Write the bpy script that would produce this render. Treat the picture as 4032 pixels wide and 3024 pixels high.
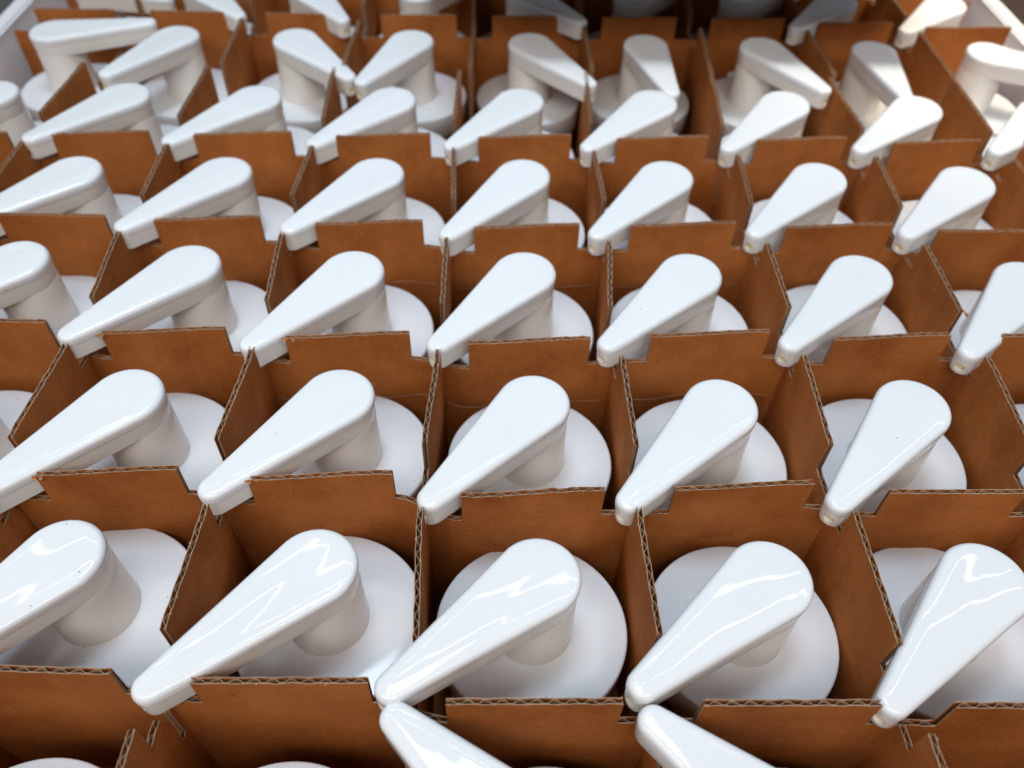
import bpy, bmesh, math, random
from mathutils import Vector, Matrix

# ------------------------------------------------------------------ clear
for o in list(bpy.data.objects):
    bpy.data.objects.remove(o, do_unlink=True)
sc = bpy.context.scene
COL = sc.collection
R = math.radians
S = 0.1                      # one cell of the divider grid = 0.1 m

# ------------------------------------------------------------------ camera
cam = bpy.data.cameras.new('camera')
camo = bpy.data.objects.new('camera', cam)
COL.objects.link(camo)
c_pos = Vector((-0.168, -1.192, 3.116)) * S
c_fw = Vector((0.01832, 0.66796, -0.74397)).normalized()
c_up = Vector((-0.0138, 0.7438, 0.6682))
c_rt = c_fw.cross(c_up).normalized()
c_up = c_rt.cross(c_fw).normalized()
m = Matrix((c_rt, c_up, -c_fw)).transposed().to_4x4()
m.translation = c_pos
camo.matrix_world = m
cam.sensor_width = 36.0
cam.lens = 28.27
cam.clip_start = 0.01
cam.clip_end = 60
cam.dof.use_dof = True
cam.dof.focus_distance = 0.37
cam.dof.aperture_fstop = 7.0
sc.camera = camo

# ------------------------------------------------------------------ world, exposure, lamps
w = bpy.data.worlds.new('World')
sc.world = w
w.use_nodes = True
bg = w.node_tree.nodes['Background']
bg.inputs[0].default_value = (0.78, 0.87, 1.0, 1)
bg.inputs[1].default_value = 0.20
sc.view_settings.view_transform = 'Standard'
sc.view_settings.look = 'None'
sc.view_settings.exposure = 0.34
sc.view_settings.gamma = 1.0
sc.view_settings.use_curve_mapping = False
sc.cycles.max_bounces = 6
sc.cycles.diffuse_bounces = 4
sc.cycles.glossy_bounces = 3
sc.cycles.transmission_bounces = 0


def lamp(name, loc, target, sx, sy, power, colour, spread=180):
    l = bpy.data.lights.new(name, 'AREA')
    l.shape = 'RECTANGLE'
    l.size = sx * S
    l.size_y = sy * S
    l.energy = power
    l.color = colour
    l.spread = R(spread)
    o = bpy.data.objects.new(name, l)
    COL.objects.link(o)
    o.location = Vector(loc) * S
    d = (Vector(target) - Vector(loc))
    o.rotation_euler = d.to_track_quat('-Z', 'Y').to_euler()
    return o


lamp('ceiling_panel_lamp', (-0.8, 3.6, 17), (-0.2, 3.6, 0), 4.5, 4.5, 2.05, (0.66, 0.84, 1.0), 75)
lamp('front_fill_lamp', (-2.0, -8, 12), (0, 3, 0), 26, 5, 8.2, (1.0, 0.945, 0.875), 130)  # added fill from the camera side, lifts the upright faces
for y, z in ((-5.5, 12), (-8.5, 13)):
    lamp('front_tube_lamp', (-1, y, z), (0, 2, 0), 16, 0.09, 0.6, (1.0, 0.98, 0.95), 170)
for y, p in ((6.3, 1.0), (8.7, 1.0)):
    lamp('ceiling_tube_lamp', (0, y, 14), (0, y, 0), 26, 0.07, p, (0.92, 0.96, 1.0), 170)
lamp('warm_side_lamp', (6.5, 5.0, 9), (4.3, 6.3, 0), 4.0, 4.0, 0.62, (1.0, 0.86, 0.64), 36)


# ------------------------------------------------------------------ materials
def new_mat(name):
    mt = bpy.data.materials.new(name)
    mt.use_nodes = True
    nt = mt.node_tree
    b = nt.nodes['Principled BSDF']
    return mt, nt, b


def nd(nt, typ, **kw):
    n = nt.nodes.new(typ)
    for k, v in kw.items():
        setattr(n, k, v)
    return n


def ramp(nt, fac, stops):
    r = nd(nt, 'ShaderNodeValToRGB')
    e = r.color_ramp.elements
    while len(e) < len(stops):
        e.new(0.5)
    for el, (p, c) in zip(e, stops):
        el.position = p
        el.color = (*c, 1) if len(c) == 3 else c
    nt.links.new(fac, r.inputs[0])
    return r.outputs[0]


def noise(nt, vec, scale, detail=3, rough=0.5, dist=0.0):
    n = nd(nt, 'ShaderNodeTexNoise')
    n.inputs['Scale'].default_value = scale
    n.inputs['Detail'].default_value = detail
    n.inputs['Roughness'].default_value = rough
    n.inputs['Distortion'].default_value = dist
    nt.links.new(vec, n.inputs['Vector'])
    return n.outputs['Fac']


def shifted_coords(nt, k=7.0, scale=(1, 1, 1)):
    """object coordinates moved by the object's random number, so alike pieces differ"""
    tc = nd(nt, 'ShaderNodeTexCoord')
    oi = nd(nt, 'ShaderNodeObjectInfo')
    mul = nd(nt, 'ShaderNodeMath', operation='MULTIPLY')
    mul.inputs[1].default_value = k
    nt.links.new(oi.outputs['Random'], mul.inputs[0])
    add = nd(nt, 'ShaderNodeVectorMath', operation='ADD')
    nt.links.new(tc.outputs['Object'], add.inputs[0])
    nt.links.new(mul.outputs[0], add.inputs[1])
    mp = nd(nt, 'ShaderNodeMapping')
    mp.inputs['Scale'].default_value = scale
    nt.links.new(add.outputs[0], mp.inputs['Vector'])
    return mp.outputs[0]


def mix(nt, fac, a, b, blend='MIX'):
    mx = nd(nt, 'ShaderNodeMix', data_type='RGBA', blend_type=blend)
    for sock, v in ((mx.inputs[0], fac), (mx.inputs[6], a), (mx.inputs[7], b)):
        if hasattr(v, 'is_linked'):
            nt.links.new(v, sock)
        elif isinstance(v, (int, float)):
            sock.default_value = v
        else:
            sock.default_value = (*v, 1)
    return mx.outputs[2]


def plastic(name, base, rough, wave, warm):
    mt, nt, b = new_mat(name)
    vec = shifted_coords(nt, 5.0)
    # faint cloudiness and sparse dust specks of its own
    n1 = noise(nt, vec, 30, 3)
    col = ramp(nt, n1, [(0.3, base), (0.7, warm)])
    sp = noise(nt, vec, 420, 1, 0.4)
    spk = ramp(nt, sp, [(0.80, (0, 0, 0)), (0.83, (1, 1, 1))])
    col = mix(nt, spk, col, (0.30, 0.25, 0.20))
    nt.links.new(col, b.inputs['Base Color'])
    b.inputs['Roughness'].default_value = rough
    rr = ramp(nt, noise(nt, vec, 60, 4), [(0.3, (rough * .85,) * 3), (0.8, (rough * 1.25,) * 3)])
    nt.links.new(rr, b.inputs['Roughness'])
    b.inputs['IOR'].default_value = 1.5
    # moulded plastic is never quite flat: long soft sink marks along the lever
    v2 = shifted_coords(nt, 5.0, (0.28, 1.15, 1.0))
    n2 = noise(nt, v2, 24, 0, 0.0, 0.8)
    n3 = noise(nt, v2, 70, 0, 0.0, 0.3)
    ad = nd(nt, 'ShaderNodeMath', operation='MULTIPLY_ADD')
    nt.links.new(n3, ad.inputs[0])
    ad.inputs[1].default_value = 0.10
    nt.links.new(n2, ad.inputs[2])
    bp = nd(nt, 'ShaderNodeBump')
    bp.inputs['Strength'].default_value = 1.0
    bp.inputs['Distance'].default_value = wave
    nt.links.new(ad.outputs[0], bp.inputs['Height'])
    nt.links.new(bp.outputs[0], b.inputs['Normal'])
    return mt


M_CAP = plastic('white_gloss_plastic', (0.83, 0.84, 0.85), 0.03, 0.0021, (0.81, 0.82, 0.83))
M_ARM = plastic('white_plastic_side', (0.87, 0.85, 0.80), 0.17, 0.0007, (0.84, 0.81, 0.76))
M_BASE = plastic('white_plastic_disc', (0.84, 0.85, 0.87), 0.14, 0.0012, (0.81, 0.82, 0.84))

mt, nt, b = new_mat('yellowed_plug')
vec = shifted_coords(nt)
nt.links.new(ramp(nt, noise(nt, vec, 200, 2), [(0.3, (0.86, 0.76, 0.46)), (0.7, (0.78, 0.64, 0.34))]), b.inputs['Base Color'])
b.inputs['Roughness'].default_value = 0.4
M_PLUG = mt


def kraft(name, dark, light, flutes=True):
    mt, nt, b = new_mat(name)
    vec = shifted_coords(nt, 3.0)
    n1 = noise(nt, vec, 24, 5, 0.6)
    col = ramp(nt, n1, [(0.3, dark), (0.72, light)])
    # fibres: short streaks lying along and across the sheet
    tc2 = shifted_coords(nt, 9.0, (260, 260, 900))
    fib = noise(nt, tc2, 1.0, 2, 0.6)
    col = mix(nt, ramp(nt, fib, [(0.56, (0, 0, 0)), (0.74, (0.32, 0.32, 0.32))]), col, tuple(min(1, c * 1.45 + .02) for c in light))
    tc3 = shifted_coords(nt, 2.0, (380, 380, 700))
    spk = noise(nt, tc3, 1.0, 1, 0.5)
    col = mix(nt, ramp(nt, spk, [(0.72, (0, 0, 0)), (0.78, (0.7, 0.7, 0.7))]), col, tuple(c * 0.35 for c in dark))
    nt.links.new(col, b.inputs['Base Color'])
    b.inputs['Roughness'].default_value = 0.78
    b.inputs['Specular IOR Level'].default_value = 0.1
    hgt = noise(nt, vec, 900, 3, 0.6)
    if flutes:
        tc = nd(nt, 'ShaderNodeTexCoord')
        wv = nd(nt, 'ShaderNodeTexWave', wave_type='BANDS', bands_direction='X')
        wv.inputs['Scale'].default_value = 0.314 / 0.007 * 1.0
        wv.inputs['Distortion'].default_value = 0.6
        nt.links.new(tc.outputs['Object'], wv.inputs['Vector'])
        ad = nd(nt, 'ShaderNodeMath', operation='MULTIPLY_ADD')
        nt.links.new(wv.outputs['Fac'], ad.inputs[0])
        ad.inputs[1].default_value = 0.8
        nt.links.new(hgt, ad.inputs[2])
        hgt = ad.outputs[0]
    bp = nd(nt, 'ShaderNodeBump')
    bp.inputs['Strength'].default_value = 0.6
    bp.inputs['Distance'].default_value = 0.00025
    nt.links.new(hgt, bp.inputs['Height'])
    nt.links.new(bp.outputs[0], b.inputs['Normal'])
    return mt


M_KRAFT = kraft('kraft_liner', (0.275, 0.080, 0.0165), (0.455, 0.158, 0.041))
M_RAW = kraft('torn_kraft_edge', (0.33, 0.21, 0.13), (0.48, 0.33, 0.225), False)
M_FLUTE = kraft('fluting_paper', (0.27, 0.165, 0.10), (0.40, 0.265, 0.175), False)

mt, nt, b = new_mat('white_bin_plastic')
vec = shifted_coords(nt)
nt.links.new(ramp(nt, noise(nt, vec, 12, 4), [(0.3, (0.88, 0.87, 0.88)), (0.7, (0.83, 0.82, 0.83))]), b.inputs['Base Color'])
b.inputs['Roughness'].default_value = 0.35
M_BIN = mt
mt, nt, b = new_mat('grey_floor')
vec = shifted_coords(nt)
nt.links.new(ramp(nt, noise(nt, vec, 3, 6), [(0.3, (0.20, 0.185, 0.175)), (0.7, (0.36, 0.335, 0.31))]), b.inputs['Base Color'])
b.inputs['Roughness'].default_value = 0.6
M_FLOOR = mt
mt, nt, b = new_mat('brown_board')
vec = shifted_coords(nt, 3, (4, 60, 60))
nt.links.new(ramp(nt, noise(nt, vec, 1, 5), [(0.3, (0.15, 0.075, 0.038)), (0.7, (0.24, 0.125, 0.06))]), b.inputs['Base Color'])
b.inputs['Roughness'].default_value = 0.5
M_BOARD = mt


# ------------------------------------------------------------------ helpers
def link_mesh(name, me, mats, parent=None, smooth=False):
    for mm in mats:
        me.materials.append(mm)
    if smooth:
        for p in me.polygons:
            p.use_smooth = True
    o = bpy.data.objects.new(name, me)
    COL.objects.link(o)
    if parent:
        o.parent = parent
    return o


def py_mesh(name, v, f, mi=None):
    me = bpy.data.meshes.new(name)
    me.from_pydata([Vector(p) * S for p in v], [], f)
    if mi:
        me.polygons.foreach_set('material_index', mi)
    me.update()
    return me


def box_mesh(name, x0, x1, y0, y1, z0, z1, bev=0.0):
    bm = bmesh.new()
    bmesh.ops.create_cube(bm, size=1)
    for v in bm.verts:
        v.co = Vector((x0 + (v.co.x + .5) * (x1 - x0), y0 + (v.co.y + .5) * (y1 - y0), z0 + (v.co.z + .5) * (z1 - z0))) * S
    if bev:
        bmesh.ops.bevel(bm, geom=bm.edges[:], offset=bev * S, segments=3, affect='EDGES')
    me = bpy.data.meshes.new(name)
    bm.to_mesh(me)
    bm.free()
    return me


def empty(name, loc=(0, 0, 0)):
    o = bpy.data.objects.new(name, None)
    o.empty_display_size = 0.02
    COL.objects.link(o)
    o.location = Vector(loc) * S
    return o


def tag(o, label, cat, group=None):
    o['label'] = label
    o['category'] = cat
    if group:
        o['group'] = group


# ------------------------------------------------------------------ setting: floor, board, white bin
ZF = -1.15                                   # floor of the bin
fl = link_mesh('floor', box_mesh('floor', -60, 60, -60, 60, -7.2, -7.0), [M_FLOOR])
fl['kind'] = 'structure'
tb = link_mesh('side_board', box_mesh('side_board', 5.0, 9.0, -2, 14, -2.3, -2.0, 0.03), [M_BOARD])
tag(tb, 'brown wooden board beyond the right rim of the white bin', 'board')

sh = link_mesh('unseen_shade_board', box_mesh('unseen_shade_board', -0.65, 3.45, 5.10, 7.4, 0.62, 0.86, 0.01), [M_BOARD])  # unseen board, added only to cast shade on the back rows
sh['kind'] = 'structure'
bin_o = empty('white_bin', (0, 3, ZF))
tag(bin_o, 'white plastic bin holding all the cardboard dividers and handles', 'bin')
ZR = -0.17
for nm, (x0, x1, y0, y1, z0, z1), bv in [
        ('cardboard_bottom', (-4.58, 4.64, -1.62, 7.62, ZF - .08, ZF - .002), 0),
        ('side_wall', (-4.66, -4.585, -1.7, 7.7, ZF - .08, ZR - .05), 0),
        ('side_wall', (4.645, 4.72, -1.7, 7.7, ZF - .08, ZR - .05), 0),
        ('end_wall', (-4.58, 4.64, 7.625, 7.7, ZF - .08, ZR - .05), 0),
        ('end_wall', (-4.58, 4.64, -1.7, -1.625, ZF - .08, ZR - .05), 0),
        ('added_shade_flap', (-4.5, 4.5, -1.60, -1.575, -.6, 1.15), 0),  # out-of-view flap, added only to shade the nearest row
        ('rim', (-4.72, -4.565, -1.74, 7.74, ZR - .05, ZR), 0.02),
        ('rim', (4.625, 4.78, -1.74, 7.74, ZR - .05, ZR), 0.02),
        ('rim', (-4.56, 4.62, 7.60, 7.74, ZR - .05, ZR), 0.02),
        ('rim', (-4.56, 4.62, -1.74, -1.60, ZR - .05, ZR), 0.02)]:
    me = box_mesh(nm, x0, x1, y0 - 3, y1 - 3, z0 - ZF, z1 - ZF, bv)
    link_mesh(nm, me, [M_KRAFT if nm in ('cardboard_bottom', 'added_shade_flap') else M_BIN], bin_o)


# ------------------------------------------------------------------ corrugated cardboard dividers
LAM = 0.069          # flute length
TH = 0.026           # board thickness
LT = 0.0032          # liner thickness
NOTCH = -0.2


def lerp_table(tab, s):
    if s <= tab[0][0]:
        return tab[0][1]
    for (a, va), (b_, vb) in zip(tab, tab[1:]):
        if s <= b_:
            t = (s - a) / max(b_ - a, 1e-9)
            t = t * t * (3 - 2 * t)
            return va + (vb - va) * t
    return tab[-1][1]


def intervals(s0, s1, tabs, slots):
    """cut the board into pieces (a, b, top at a, top at b)"""
    out = []
    pts = {s0, s1}
    for a, b_ in tabs:
        pts.update((a, b_))
    for c in slots:
        pts.update((c - .045, c - .017, c + .017, c + .045))
    pts = sorted(p for p in pts if s0 - 1e-6 <= p <= s1 + 1e-6)
    for a, b_ in zip(pts, pts[1:]):
        if b_ - a < 1e-5:
            continue
        mid = (a + b_) / 2
        if any(x <= mid <= y for x, y in tabs):
            out.append((a, b_, 0.0, 0.0))
            continue
        hit = None
        for c in slots:
            if abs(mid - c) < .017:
                hit = (-.52, -.52)
            elif c - .045 < mid < c - .017:
                hit = (NOTCH, NOTCH - .09)
            elif c + .017 < mid < c + .045:
                hit = (NOTCH - .09, NOTCH)
        h = hit or (NOTCH, NOTCH)
        out.append((a, b_, *h))
    return out


def strip(ivs, step, yc, th, rnd, fray, drop=0.0, ends=True):
    """a sheet that stands along X; yc(s) = its middle, th = its thickness; returns verts, faces, material ids"""
    v, f, mi = [], [], []
    prev_top = None
    # one smooth random tear line for the top edge
    ph = [rnd.uniform(0, 6.28) for _ in range(6)]

    def tear(s):
        n = 0.6 * math.sin(s * 61 + ph[0]) + 0.5 * math.sin(s * 143 + ph[1]) + 0.5 * math.sin(s * 267 + ph[2])
        big = max(0.0, math.sin(s * 3.1 + ph[3]) * math.sin(s * 7.7 + ph[4]) - .35)
        return (n * (0.25 + 2.2 * big) + rnd.uniform(-.7, .7) * (.3 + 1.8 * big)) * fray

    for a, b_, ta, tb_ in ivs:
        n = max(1, int(round((b_ - a) / step)))
        for i in range(n):
            p, q_ = a + (b_ - a) * i / n, a + (b_ - a) * (i + 1) / n
            zl = ta + (tb_ - ta) * i / n
            zr = ta + (tb_ - ta) * (i + 1) / n
            dl = tear(p) if i or prev_top is None or abs(prev_top[0] - zl) > .02 else prev_top[1]
            if i:
                dl = prev_top[1]
            dr = tear(q_)
            yl, yr = yc(p), yc(q_)
            k = len(v)
            for (s, y, z) in ((p, yl, zl + dl - drop), (q_, yr, zr + dr - drop)):
                v += [(s, y - th / 2, ZF), (s, y - th / 2, z), (s, y + th / 2, z), (s, y + th / 2, ZF)]
            f += [(k, k + 4, k + 5, k + 1), (k + 3, k + 2, k + 6, k + 7), (k + 1, k + 5, k + 6, k + 2)]
            mi += [0, 0, 1]
            if i == 0 or i == n - 1:            # cut ends
                if i == 0:
                    f.append((k, k + 1, k + 2, k + 3)); mi.append(1)
                if i == n - 1:
                    f.append((k + 4, k + 7, k + 6, k + 5)); mi.append(1)
            prev_top = (zr, dr)
    return v, f, mi


def ribbon_flap(v, f, mi, s, y, z, wid, ln, rnd, side):
    """a torn curl of liner paper standing at a board corner"""
    segs = 5
    k0 = len(v)
    ang = rnd.uniform(.2, .7)
    px, pz = 0.0, 0.0
    yy = 0.0
    for i in range(segs + 1):
        t = i / segs
        wv = wid * (1 - .45 * t) * rnd.uniform(.85, 1.1)
        x0 = s - wv / 2 + rnd.uniform(-.004, .004)
        for dx in (0, wv):
            v.append((x0 + dx, y + side * yy + rnd.uniform(-.002, .002), z + pz))
            v.append((x0 + dx, y + side * (yy + .003), z + pz - .002))
        ang += rnd.uniform(.35, .6)
        pz += math.cos(ang) * ln / segs
        yy += math.sin(ang) * ln / segs
    for i in range(segs):
        a = k0 + i * 4
        b_ = a + 4
        f += [(a, a + 2, b_ + 2, b_), (a + 1, b_ + 1, b_ + 3, a + 3), (a, b_, b_ + 1, a + 1), (a + 2, a + 3, b_ + 3, b_ + 2)]
        mi += [0, 1, 1, 1]


def divider(name, label, group, loc, rotz, s0, s1, tabs, slots, ytab, seed, flaps=()):
    rnd = random.Random(seed)
    root = empty(name, loc)
    root.rotation_euler = (0, 0, rotz)
    tag(root, label, 'divider', group)
    ivs = intervals(s0, s1, tabs, slots)
    yc = lambda s: lerp_table(ytab, s)
    A = TH / 2 - LT - .0022
    pz = rnd.uniform(0, 6.28)
    for nm, off in (('near_liner', -TH / 2 + LT / 2), ('far_liner', TH / 2 - LT / 2)):
        v, f, mi = strip(ivs, .011, lambda s, o=off: yc(s) + o + .0012 * math.sin(2 * math.pi * s / LAM * .5 + pz), LT, rnd, .0030)
        sg = -1 if off < 0 else 1
        # loose fibres along the cut
        for a, b_, ta, tb_ in ivs:
            if ta != 0.0:
                continue
            for _ in range(int((b_ - a) * 9)):
                s = rnd.uniform(a, b_)
                ln = rnd.choice((.005, .007, .009, .012, .016))
                dx, dz = rnd.uniform(-1, 1) * ln, rnd.uniform(-.5, .6) * ln
                y = yc(s) + off
                k = len(v)
                ww = rnd.uniform(.0015, .004)
                v += [(s - ww, y, -.001), (s + ww, y, -.001), (s + dx + ww * .4, y + sg * ln * .5, dz), (s + dx - ww * .4, y + sg * ln * .5, dz)]
                f.append((k, k + 1, k + 2, k + 3)); mi.append(1)
        for (s, sd, wd, ln) in flaps:
            if sd == sg:
                for r_ in range(3):
                    ribbon_flap(v, f, mi, s + rnd.uniform(-.02, .05), yc(s) + off + rnd.uniform(-.004, .004), -.006, wd * rnd.uniform(.5, 1), ln * rnd.uniform(.6, 1), rnd, sd * rnd.choice((1, 1, -1)))
        link_mesh(nm, py_mesh(nm, v, f, mi), [M_KRAFT, M_RAW], root)
    # fluting: flattened sine
    jit = rnd.uniform(0, LAM)

    def wave(s):
        x = math.sin(2 * math.pi * (s + jit + .006 * math.sin(s * 9 + pz)) / LAM)
        return A * max(-1, min(1, x * 1.25))
    v, f, mi = strip(ivs, LAM / 10, lambda s: yc(s) + wave(s), .0030, rnd, .002, drop=.0025)
    link_mesh('fluting', py_mesh('fluting', v, f, [0] * len(f)), [M_FLUTE], root)
    return root


HW = 0.343
# per-tab measured bends: row -> [(s, dy) ...], corner offsets
ROW_BEND = {
    0: [(-4.5, .09), (-2.34, .085), (-1.66, .072), (-1.34, .038), (-.66, .043), (-.34, -.036), (.34, -.031), (.66, -.035), (1.34, -.03), (1.66, -.037), (4.5, -.03)],
    1: [(-4.5, .04), (-2.34, .038), (-1.66, .047), (-1.34, .026), (-.66, .036), (-.34, -.055), (.34, -.045), (.66, -.004), (1.34, .006), (1.66, -.006), (4.5, .01)],
    2: [(-4.5, .03), (-2.66, .024), (-2.34, -.023), (-1.66, -.009), (-1.34, -.038), (-.66, -.023), (-.34, -.06), (.34, -.045), (.66, .016), (1.34, .031), (1.66, .012), (2.34, .027), (4.5, .02)],
    3: [(-4.5, -.02), (-2.66, -.015), (-2.34, -.016), (-1.66, .004), (-1.34, -.029), (-.66, -.01), (-.34, -.039), (.34, -.019), (.66, .009), (1.34, .029), (1.66, .023), (2.34, .044), (2.66, .017), (4.5, .03)],
    4: [(-4.5, -.05), (-3.34, -.047), (-2.66, -.022), (-2.34, -.017), (-1.66, .008), (-1.34, -.005), (-.66, .02), (-.34, .014), (.34, .038), (.66, .031), (1.34, .056), (1.66, .05), (2.34, .075), (2.66, .048), (3.34, .073), (4.5, .07)],
    6: [(-4.5, -.08), (-1.34, -.067), (-.66, -.033), (-.34, -.036), (.34, -.002), (.66, -.014), (1.34, .019), (1.66, .016), (2.34, .05), (2.66, -.02), (3.34, .014), (3.66, -.065), (4.34, -.026)],
    7: [(-4.5, 0), (4.5, 0)],
}
ROW_TABX = {      # (column, side) -> shift of that tab corner
    0: {(-2, 1): -.004, (0, -1): -.006, (0, 1): -.007, (1, -1): -.011, (2, -1): -.027},
    1: {(-2, -1): .014, (-2, 1): -.014, (2, -1): .015},
    2: {(-2, 1): -.013, (1, -1): .01, (1, 1): .009, (2, -1): .03, (2, 1): .034},
    3: {(-2, -1): -.01, (-2, 1): -.033, (1, 1): .008, (2, 1): .033, (3, -1): -.019},
    4: {(-3, -1): -.017, (-3, 1): -.021, (-2, -1): -.026, (-2, 1): -.016, (-1, -1): -.018, (-1, 1): -.02, (2, -1): .022, (2, 1): .023, (3, -1): .025, (3, 1): .015},
    6: {(-4, -1): .1, (-4, 1): .1, (-3, -1): .1, (-3, 1): .1, (-2, -1): .1, (-2, 1): .09, (-1, -1): .11, (-1, 1): .084, (0, -1): .088, (0, 1): .071, (1, -1): .065, (1, 1): .043, (2, -1): .043, (2, 1): .025, (3, -1): -.002, (3, 1): -.012, (4, -1): -.048, (4, 1): .04},
    7: {},
}
ROW_NAME = {0: 'nearest the camera', 1: 'second from the camera', 2: 'third from the camera', 3: 'fourth from the camera',
            4: 'fifth from the camera', 6: 'farthest in view, partly in shade', 7: 'last behind the blurred handles'}
for row in (1, 2, 3, 4):
    ROW_BEND[row] = [(a, d - (.034 if abs(abs(a) % 1 - (.34 if a < 0 else .66)) < .01 else 0)) for a, d in ROW_BEND[row]]
GT = 'cardboard dividers running across the bin'
for row in (0, 1, 2, 3, 4, 6, 7):
    tabs = []
    for c in range(-4, 5):
        tabs.append((c - HW + (.016 if 1 <= row <= 4 else 0) + ROW_TABX[row].get((c, -1), 0), c + HW + ROW_TABX[row].get((c, 1), 0)))
    flaps = {1: [(-2.31, -1, .035, .03), (-1.32, -1, .03, .02)], 2: [(-2.32, -1, .03, .03), (-1.33, -1, .03, .02)]}.get(row, ())
    dv = divider('cardboard_divider', 'brown corrugated divider with square tabs running across the bin, ' + ROW_NAME[row], GT,
            (0, row, 0), 0, -4.5, 4.5, tabs, (), ROW_BEND[row], 100 + row, flaps)
    if row in (2, 3):
        # a second ply of liner glued on below the half height; its loose upper edge wavers
        rnd = random.Random(row)
        for c in (-1, 0, 1):
            v, f, mi = [], [], []
            n = 24
            ph = rnd.uniform(0, 6)
            for i in range(n + 1):
                x = c - .46 + .92 * i / n
                y = lerp_table(ROW_BEND[row], x) - TH / 2
                z = -.50 + .012 * math.sin(i * .37 + ph) + rnd.uniform(-.003, .003)
                lift = .012 + .006 * math.sin(i * .5 + ph * 2)
                v += [(x, y - .004, ZF), (x, y - .004 , z - .06), (x, y - lift, z), (x, y - lift + .004, z), (x, y - .0005, ZF)]
            for i in range(n):
                k = i * 5
                f += [(k, k + 5, k + 6, k + 1), (k + 1, k + 6, k + 7, k + 2), (k + 2, k + 7, k + 8, k + 3), (k + 3, k + 8, k + 9, k + 4)]
                mi += [0, 0, 1, 0]
            link_mesh('lower_ply', py_mesh('lower_ply', v, f, mi), [M_KRAFT, M_RAW], dv)

GL = 'cardboard dividers running away from the camera'
COLN = ['far left edge of the front grid', 'fourth left of the middle', 'third left of the middle', 'second left of the middle', 'just left of the middle',
        'just right of the middle', 'second right of the middle', 'third right of the middle', 'fourth right of the middle', 'far right edge of the front grid']
for i in range(10):
    k = -4.5 + i
    rnd = random.Random(500 + i)
    yt = [(-1.5, rnd.uniform(-.02, .02))]
    for j in range(-1, 5):
        yt += [(j + .16, rnd.uniform(-.03, .03)), (j + .84, rnd.uniform(-.018, .018))]
    tabs = [(j + .215 + rnd.uniform(-.01, .03), j + .845 + rnd.uniform(-.015, .015)) for j in range(-1, 4)] + [(4.2, 4.985)]
    if i in (4, 5):                              # crushed short where two levers lie across
        tabs[0] = (tabs[0][0], -.37)
    slots = [0, 1, 2, 3, 4]
    edge = i in (0, 9)
    if edge:
        yt = [(-1.5, 0.05 if i == 0 else -.05), (5, 0.05 if i == 0 else -.05)]
    fl_ = {7: [(2.2, -1, .03, .03)]}.get(i, ())
    divider('cardboard_divider', 'brown corrugated divider running away from the camera, ' + COLN[i], GL,
            (k, 0, 0), math.pi / 2, -1.5, 4.985, tabs, slots, [(s, -d) for s, d in yt], 700 + i, fl_)
BX = [-4.42, -3.44, -2.43, -1.42, -.43, .555, 1.55, 2.53, 3.5, 4.46]
for i in range(1, 9):
    rnd = random.Random(900 + i)
    yt = [(5.015, rnd.uniform(-.02, .02)), (5.85, rnd.uniform(-.02, .02)), (6.2, 0), (6.85, rnd.uniform(-.02, .02)), (7.5, 0)]
    tabs = [(5.015, 5.84), (6.16, 6.84)] if i > 1 else [(5.62, 5.80), (6.16, 6.84)]
    divider('cardboard_divider', 'brown corrugated divider running away at the blurred back, ' + COLN[i], GL,
            (BX[i], 0, 0), math.pi / 2, 5.015, 7.5, tabs, [6], [(s, -d) for s, d in yt], 950 + i)

# ------------------------------------------------------------------ lever handles
HL = 0.83            # axis to the end of the lever
HR, TR = 0.19, 0.066  # head and tip radius


def teardrop(d, n_head=44, n_tip=20):
    """outline of the lever inset by d"""
    r1, r2 = HR - d, max(TR - d, .0015)
    D = HL - TR
    a = math.acos((HR - TR) / D)
    pts = []
    for i in range(n_tip + 1):
        t = -a + 2 * a * i / n_tip
        pts.append((D + r2 * math.cos(t), r2 * math.sin(t)))
    for q in range(1, 6):                      # straight flank
        u = q / 6
        pts.append(((D + r2 * math.cos(a)) * (1 - u) + r1 * math.cos(a) * u, r2 * math.sin(a) * (1 - u) + r1 * math.sin(a) * u))
    for i in range(n_head + 1):
        t = a + (2 * math.pi - 2 * a) * i / n_head
        pts.append((r1 * math.cos(t), r1 * math.sin(t)))
    for q in range(1, 6):
        u = q / 6
        pts.append((r1 * math.cos(a) * (1 - u) + (D + r2 * math.cos(a)) * u, -r1 * math.sin(a) * (1 - u) - r2 * math.sin(a) * u))
    return pts


def loft(name, rings, cap_top=True, cap_bottom=True):
    bm = bmesh.new()
    rv = []
    for pts, z in rings:
        rv.append([bm.verts.new(Vector((x, y, z)) * S) for x, y in pts])
    n = len(rv[0])
    for a, b_ in zip(rv, rv[1:]):
        for i in range(n):
            bm.faces.new((a[i], a[(i + 1) % n], b_[(i + 1) % n], b_[i]))
    if cap_bottom:
        bm.faces.new(rv[0][::-1])
    if cap_top:
        bm.faces.new(rv[-1])
    bmesh.ops.recalc_face_normals(bm, faces=bm.faces)
    me = bpy.data.meshes.new(name)
    bm.to_mesh(me)
    bm.free()
    for p in me.polygons:
        p.use_smooth = True
    return me


# lever cap: bull-nosed top plate
FR = 0.030
rings = [(teardrop(.003), -.058), (teardrop(.0006), -.056), (teardrop(0), -.052), (teardrop(0), -FR)]
for i in range(1, 9):
    t = math.pi / 2 * i / 8
    rings.append((teardrop(FR * (1 - math.cos(t))), -FR + FR * math.sin(t)))
rings += [(teardrop(.040), .0012), (teardrop(.050), .0020), (teardrop(.058), .0024), (teardrop(.0645), .0025)]
ME_CAP = loft('lever_cap', rings)
ME_CAP.materials.append(M_CAP)

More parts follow.
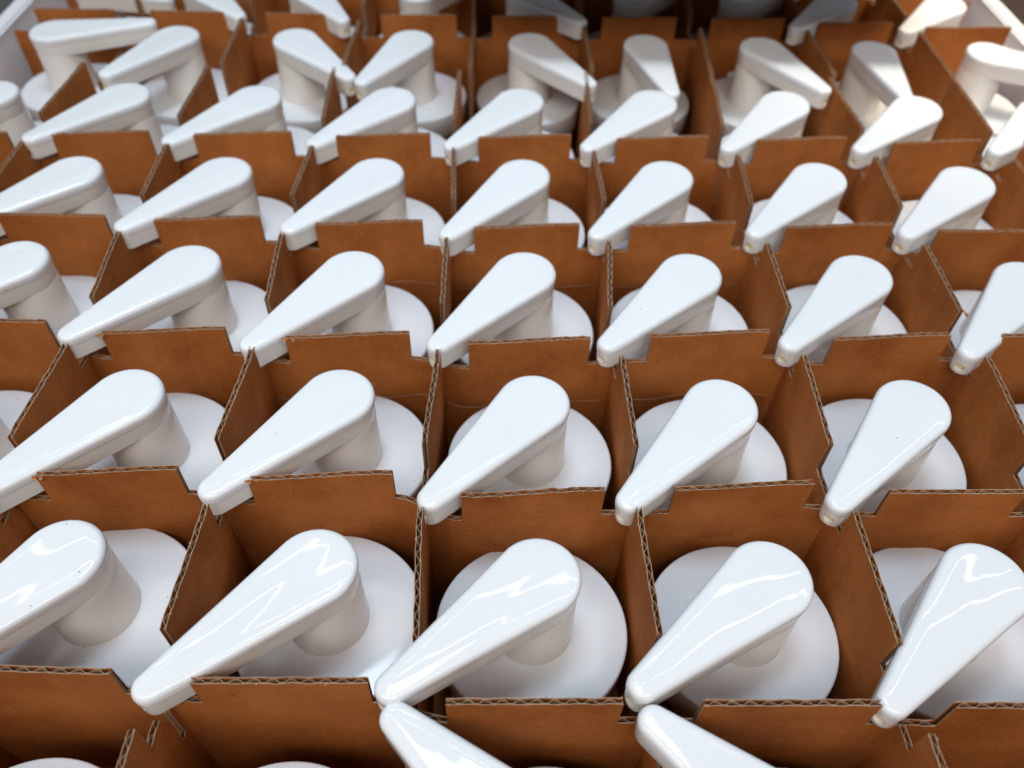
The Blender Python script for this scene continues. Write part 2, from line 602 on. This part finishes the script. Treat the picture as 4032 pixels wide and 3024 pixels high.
# lever arm: walls under the cap, hole bored into the end
rings = [(teardrop(.0125), -.160), (teardrop(.0105), -.159), (teardrop(.0085), -.157), (teardrop(.0075), -.153), (teardrop(.0045), -.06), (teardrop(.0045), -.0575)]
arm_me = loft('lever_arm', rings)
arm_o = bpy.data.objects.new('tmp_arm', arm_me)
COL.objects.link(arm_o)
bm = bmesh.new()
bmesh.ops.create_cone(bm, cap_ends=True, segments=24, radius1=.027 * S, radius2=.027 * S, depth=.10 * S)
cut_me = bpy.data.meshes.new('cut')
bm.to_mesh(cut_me)
bm.free()
cut_o = bpy.data.objects.new('tmp_cut', cut_me)
COL.objects.link(cut_o)
cut_o.rotation_euler = (0, math.pi / 2, 0)
cut_o.location = Vector((HL - .008, 0, -.108)) * S
bo = arm_o.modifiers.new('b', 'BOOLEAN')
bo.operation = 'DIFFERENCE'
bo.object = cut_o
bo.solver = 'EXACT'
bpy.context.view_layer.update()
dg = bpy.context.evaluated_depsgraph_get()
ME_ARM = bpy.data.meshes.new_from_object(arm_o.evaluated_get(dg))
ME_ARM.name = 'lever_arm'
bpy.data.objects.remove(arm_o)
bpy.data.objects.remove(cut_o)
ME_ARM.materials.clear()
ME_ARM.materials.append(M_ARM)
for p in ME_ARM.polygons:
    p.use_smooth = True
try:
    ME_ARM.set_sharp_from_angle(angle=R(35))
except Exception:
    pass


def lathe(name, prof, n=72, bottom=False):
    rings = [([(r * math.cos(2 * math.pi * i / n), r * math.sin(2 * math.pi * i / n)) for i in range(n)], z) for r, z in prof]
    return loft(name, rings, True, bottom)


ME_POST = lathe('post', [(.1905, -.4985), (.1895, -.495), (.189, -.488), (.1832, -.162), (.1812, -.150)], 64)
ME_POST.materials.append(M_ARM)
BR = 0.458
ME_BASE = lathe('base_disc', [(.30, ZF), (.30, -.70), (BR - .02, -.70), (BR - .006, -.697), (BR, -.69), (BR, -.516), (BR - .002, -.508), (BR - .007, -.5025), (BR - .014, -.5005), (.30, -.4995), (.02, -.4985)], 96)
ME_BASE.materials.append(M_BASE)
bm = bmesh.new()
bmesh.ops.create_uvsphere(bm, u_segments=20, v_segments=10, radius=.0268 * S)
for v_ in bm.verts:
    v_.co.x *= .5
ME_PLUG = bpy.data.meshes.new('end_plug')
bm.to_mesh(ME_PLUG)
bm.free()
for p in ME_PLUG.polygons:
    p.use_smooth = True
ME_PLUG.materials.append(M_PLUG)


def make_handle(key, x, y, z, yaw, tilt):
    root = empty('lever_handle', (x, y, 0))
    tilt = max(-1.6, min(2.6, tilt))
    if 0 <= key[1] <= 4 and yaw > -130:          # the lever lies in the notch, clear of the tab
        yaw = yaw * .45 - 130.5 * .55
        x += .012
    root.rotation_euler = (0, R(tilt), R(yaw))
    root.location.z = max(-.0, z) * S * .5
    for nm, me in (('lever_cap', ME_CAP), ('post', ME_POST), ('base_disc', ME_BASE)):
        o = bpy.data.objects.new(nm, me)
        COL.objects.link(o)
        o.parent = root
    a = bpy.data.objects.new('lever_arm', ME_ARM)
    COL.objects.link(a)
    a.parent = root
    p = bpy.data.objects.new('end_plug', ME_PLUG)
    COL.objects.link(p)
    p.parent = a
    p.location = Vector((HL - .034, 0, -.108)) * S
    return root


H = {
    (-2, -1): (-2.0, -.55, 0, -100, 0), (-1, -1): (-1.0, -.56, 0, -95, 0),
    (0, -1): (0.06, -.575, 0, 141, 0), (1, -1): (1.05, -.575, 0, 141.5, 0),
    (-2, 0): (-2.050, 0.575, 0.012, -128.5, 0.3), (-1, 0): (-0.950, 0.545, -0.02, -136.2, -0.6), (0, 0): (0.020, 0.510, -0.01, -140.0, -1.2),
    (1, 0): (1.025, 0.508, -0.009, -142.0, -1.0), (2, 0): (1.970, 0.505, 0.003, -137.3, 1.0),
    (-3, 1): (-3.03, 1.5, 0, -130, 0), (-2, 1): (-2.060, 1.496, 0.007, -128.7, 0.1), (-1, 1): (-0.988, 1.520, -0.006, -130.4, -0.9),
    (0, 1): (0.018, 1.494, -0.001, -128.5, 0), (1, 1): (0.983, 1.478, 0.007, -133.2, 1.9), (2, 1): (1.982, 1.489, 0.011, -133.2, 3.2),
    (3, 1): (3.02, 1.5, 0, -135, 0),
    (-3, 2): (-3.037, 2.536, 0.013, -130.4, 0.2), (-2, 2): (-2.020, 2.535, 0.0, -125.1, -1.4), (-1, 2): (-1.040, 2.499, 0.003, -124.4, 0.2),
    (0, 2): (-0.016, 2.512, 0.005, -126.8, 0.7), (1, 2): (0.978, 2.511, 0.016, -133.9, 3.5), (2, 2): (2.009, 2.520, 0.024, -135.0, 5.3),
    (3, 2): (3.009, 2.490, 0.013, -134.3, 4.4),
    (-3, 3): (-3.037, 3.472, -0.001, -130.3, 0), (-2, 3): (-2.039, 3.500, 0, -123.1, -1.2), (-1, 3): (-1.009, 3.516, 0.004, -125.5, -0.2),
    (0, 3): (-0.017, 3.517, 0.012, -125.3, 2.4), (1, 3): (0.962, 3.526, 0.016, -130.9, 3.6), (2, 3): (2.019, 3.536, 0.023, -134.5, 4.2),
    (3, 3): (3.040, 3.525, 0.023, -137.5, 3.5),
    (-4, 4): (-4.0, 4.481, 0, -131.6, 0), (-3, 4): (-3.017, 4.495, 0, -119.2, -1.4), (-2, 4): (-2.026, 4.492, 0, -125.9, -0.2),
    (-1, 4): (-1.005, 4.500, 0.002, -127.9, 0.6), (0, 4): (-0.030, 4.513, 0.007, -127.3, 1.0), (1, 4): (0.991, 4.519, 0.015, -133.1, 3.6),
    (2, 4): (2.017, 4.54, 0.022, -133.4, 2.7), (3, 4): (3.035, 4.514, 0.016, -138.3, 2.9), (4, 4): (4.02, 4.5, 0.01, -138, 1),
    (-4, 5): (-3.93, 5.513, 0.022, 12.9, -1.2), (-3, 5): (-2.900, 5.486, 0, -116.5, -1.5), (-2, 5): (-1.90, 5.47, 0, -48.3, 1.0),
    (-1, 5): (-0.934, 5.49, 0, -115.3, 0), (0, 5): (0.074, 5.48, 0, -53.6, 0.9), (1, 5): (1.052, 5.49, 0.004, -80.9, 0.7),
    (2, 5): (2.044, 5.49, 0.008, -63.4, -0.4), (3, 5): (3.003, 5.48, 0, -90, -1.5), (4, 5): (4.0, 5.49, 0.007, -30, 0),
    (-4, 6): (-3.93, 6.48, 0, -18, 0), (-3, 6): (-2.948, 6.48, 0.003, -51.2, -1), (-2, 6): (-1.97, 6.48, 0.014, -57.5, -1),
    (-1, 6): (-0.947, 6.47, 0, 43.4, 0), (0, 6): (0.046, 6.50, 0.01, -52.5, -1.5), (1, 6): (1.052, 6.47, 0, 38.5, 0),
    (2, 6): (2.046, 6.47, 0.007, 32.4, 0.7), (3, 6): (2.955, 6.47, 0, -133.0, -0.6), (4, 6): (3.977, 6.47, 0, -135.6, 0.7),
}
ROWS = {-1: 'nearest row', 0: 'second row from the camera', 1: 'third row from the camera', 2: 'fourth row from the camera', 3: 'fifth row from the camera',
        4: 'sixth row from the camera', 5: 'blurred seventh row from the camera', 6: 'farthest row at the top edge'}
ORD = ['leftmost', 'second from left', 'third from left', 'fourth from left', 'fifth from left', 'sixth from left', 'seventh from left', 'eighth from left', 'ninth from left']
for j in range(-1, 7):
    ks = sorted(k for k, jj in H if jj == j)
    for n, k in enumerate(ks):
        hnd = make_handle((k, j), *H[(k, j)])
        pos = 'rightmost' if n == len(ks) - 1 else ORD[n]
        tag(hnd, 'white plastic lever handle on round base, ' + ROWS[j] + ', ' + pos, 'handle', 'white lever handles in the divider cells')
        hnd.name = 'lever_handle'
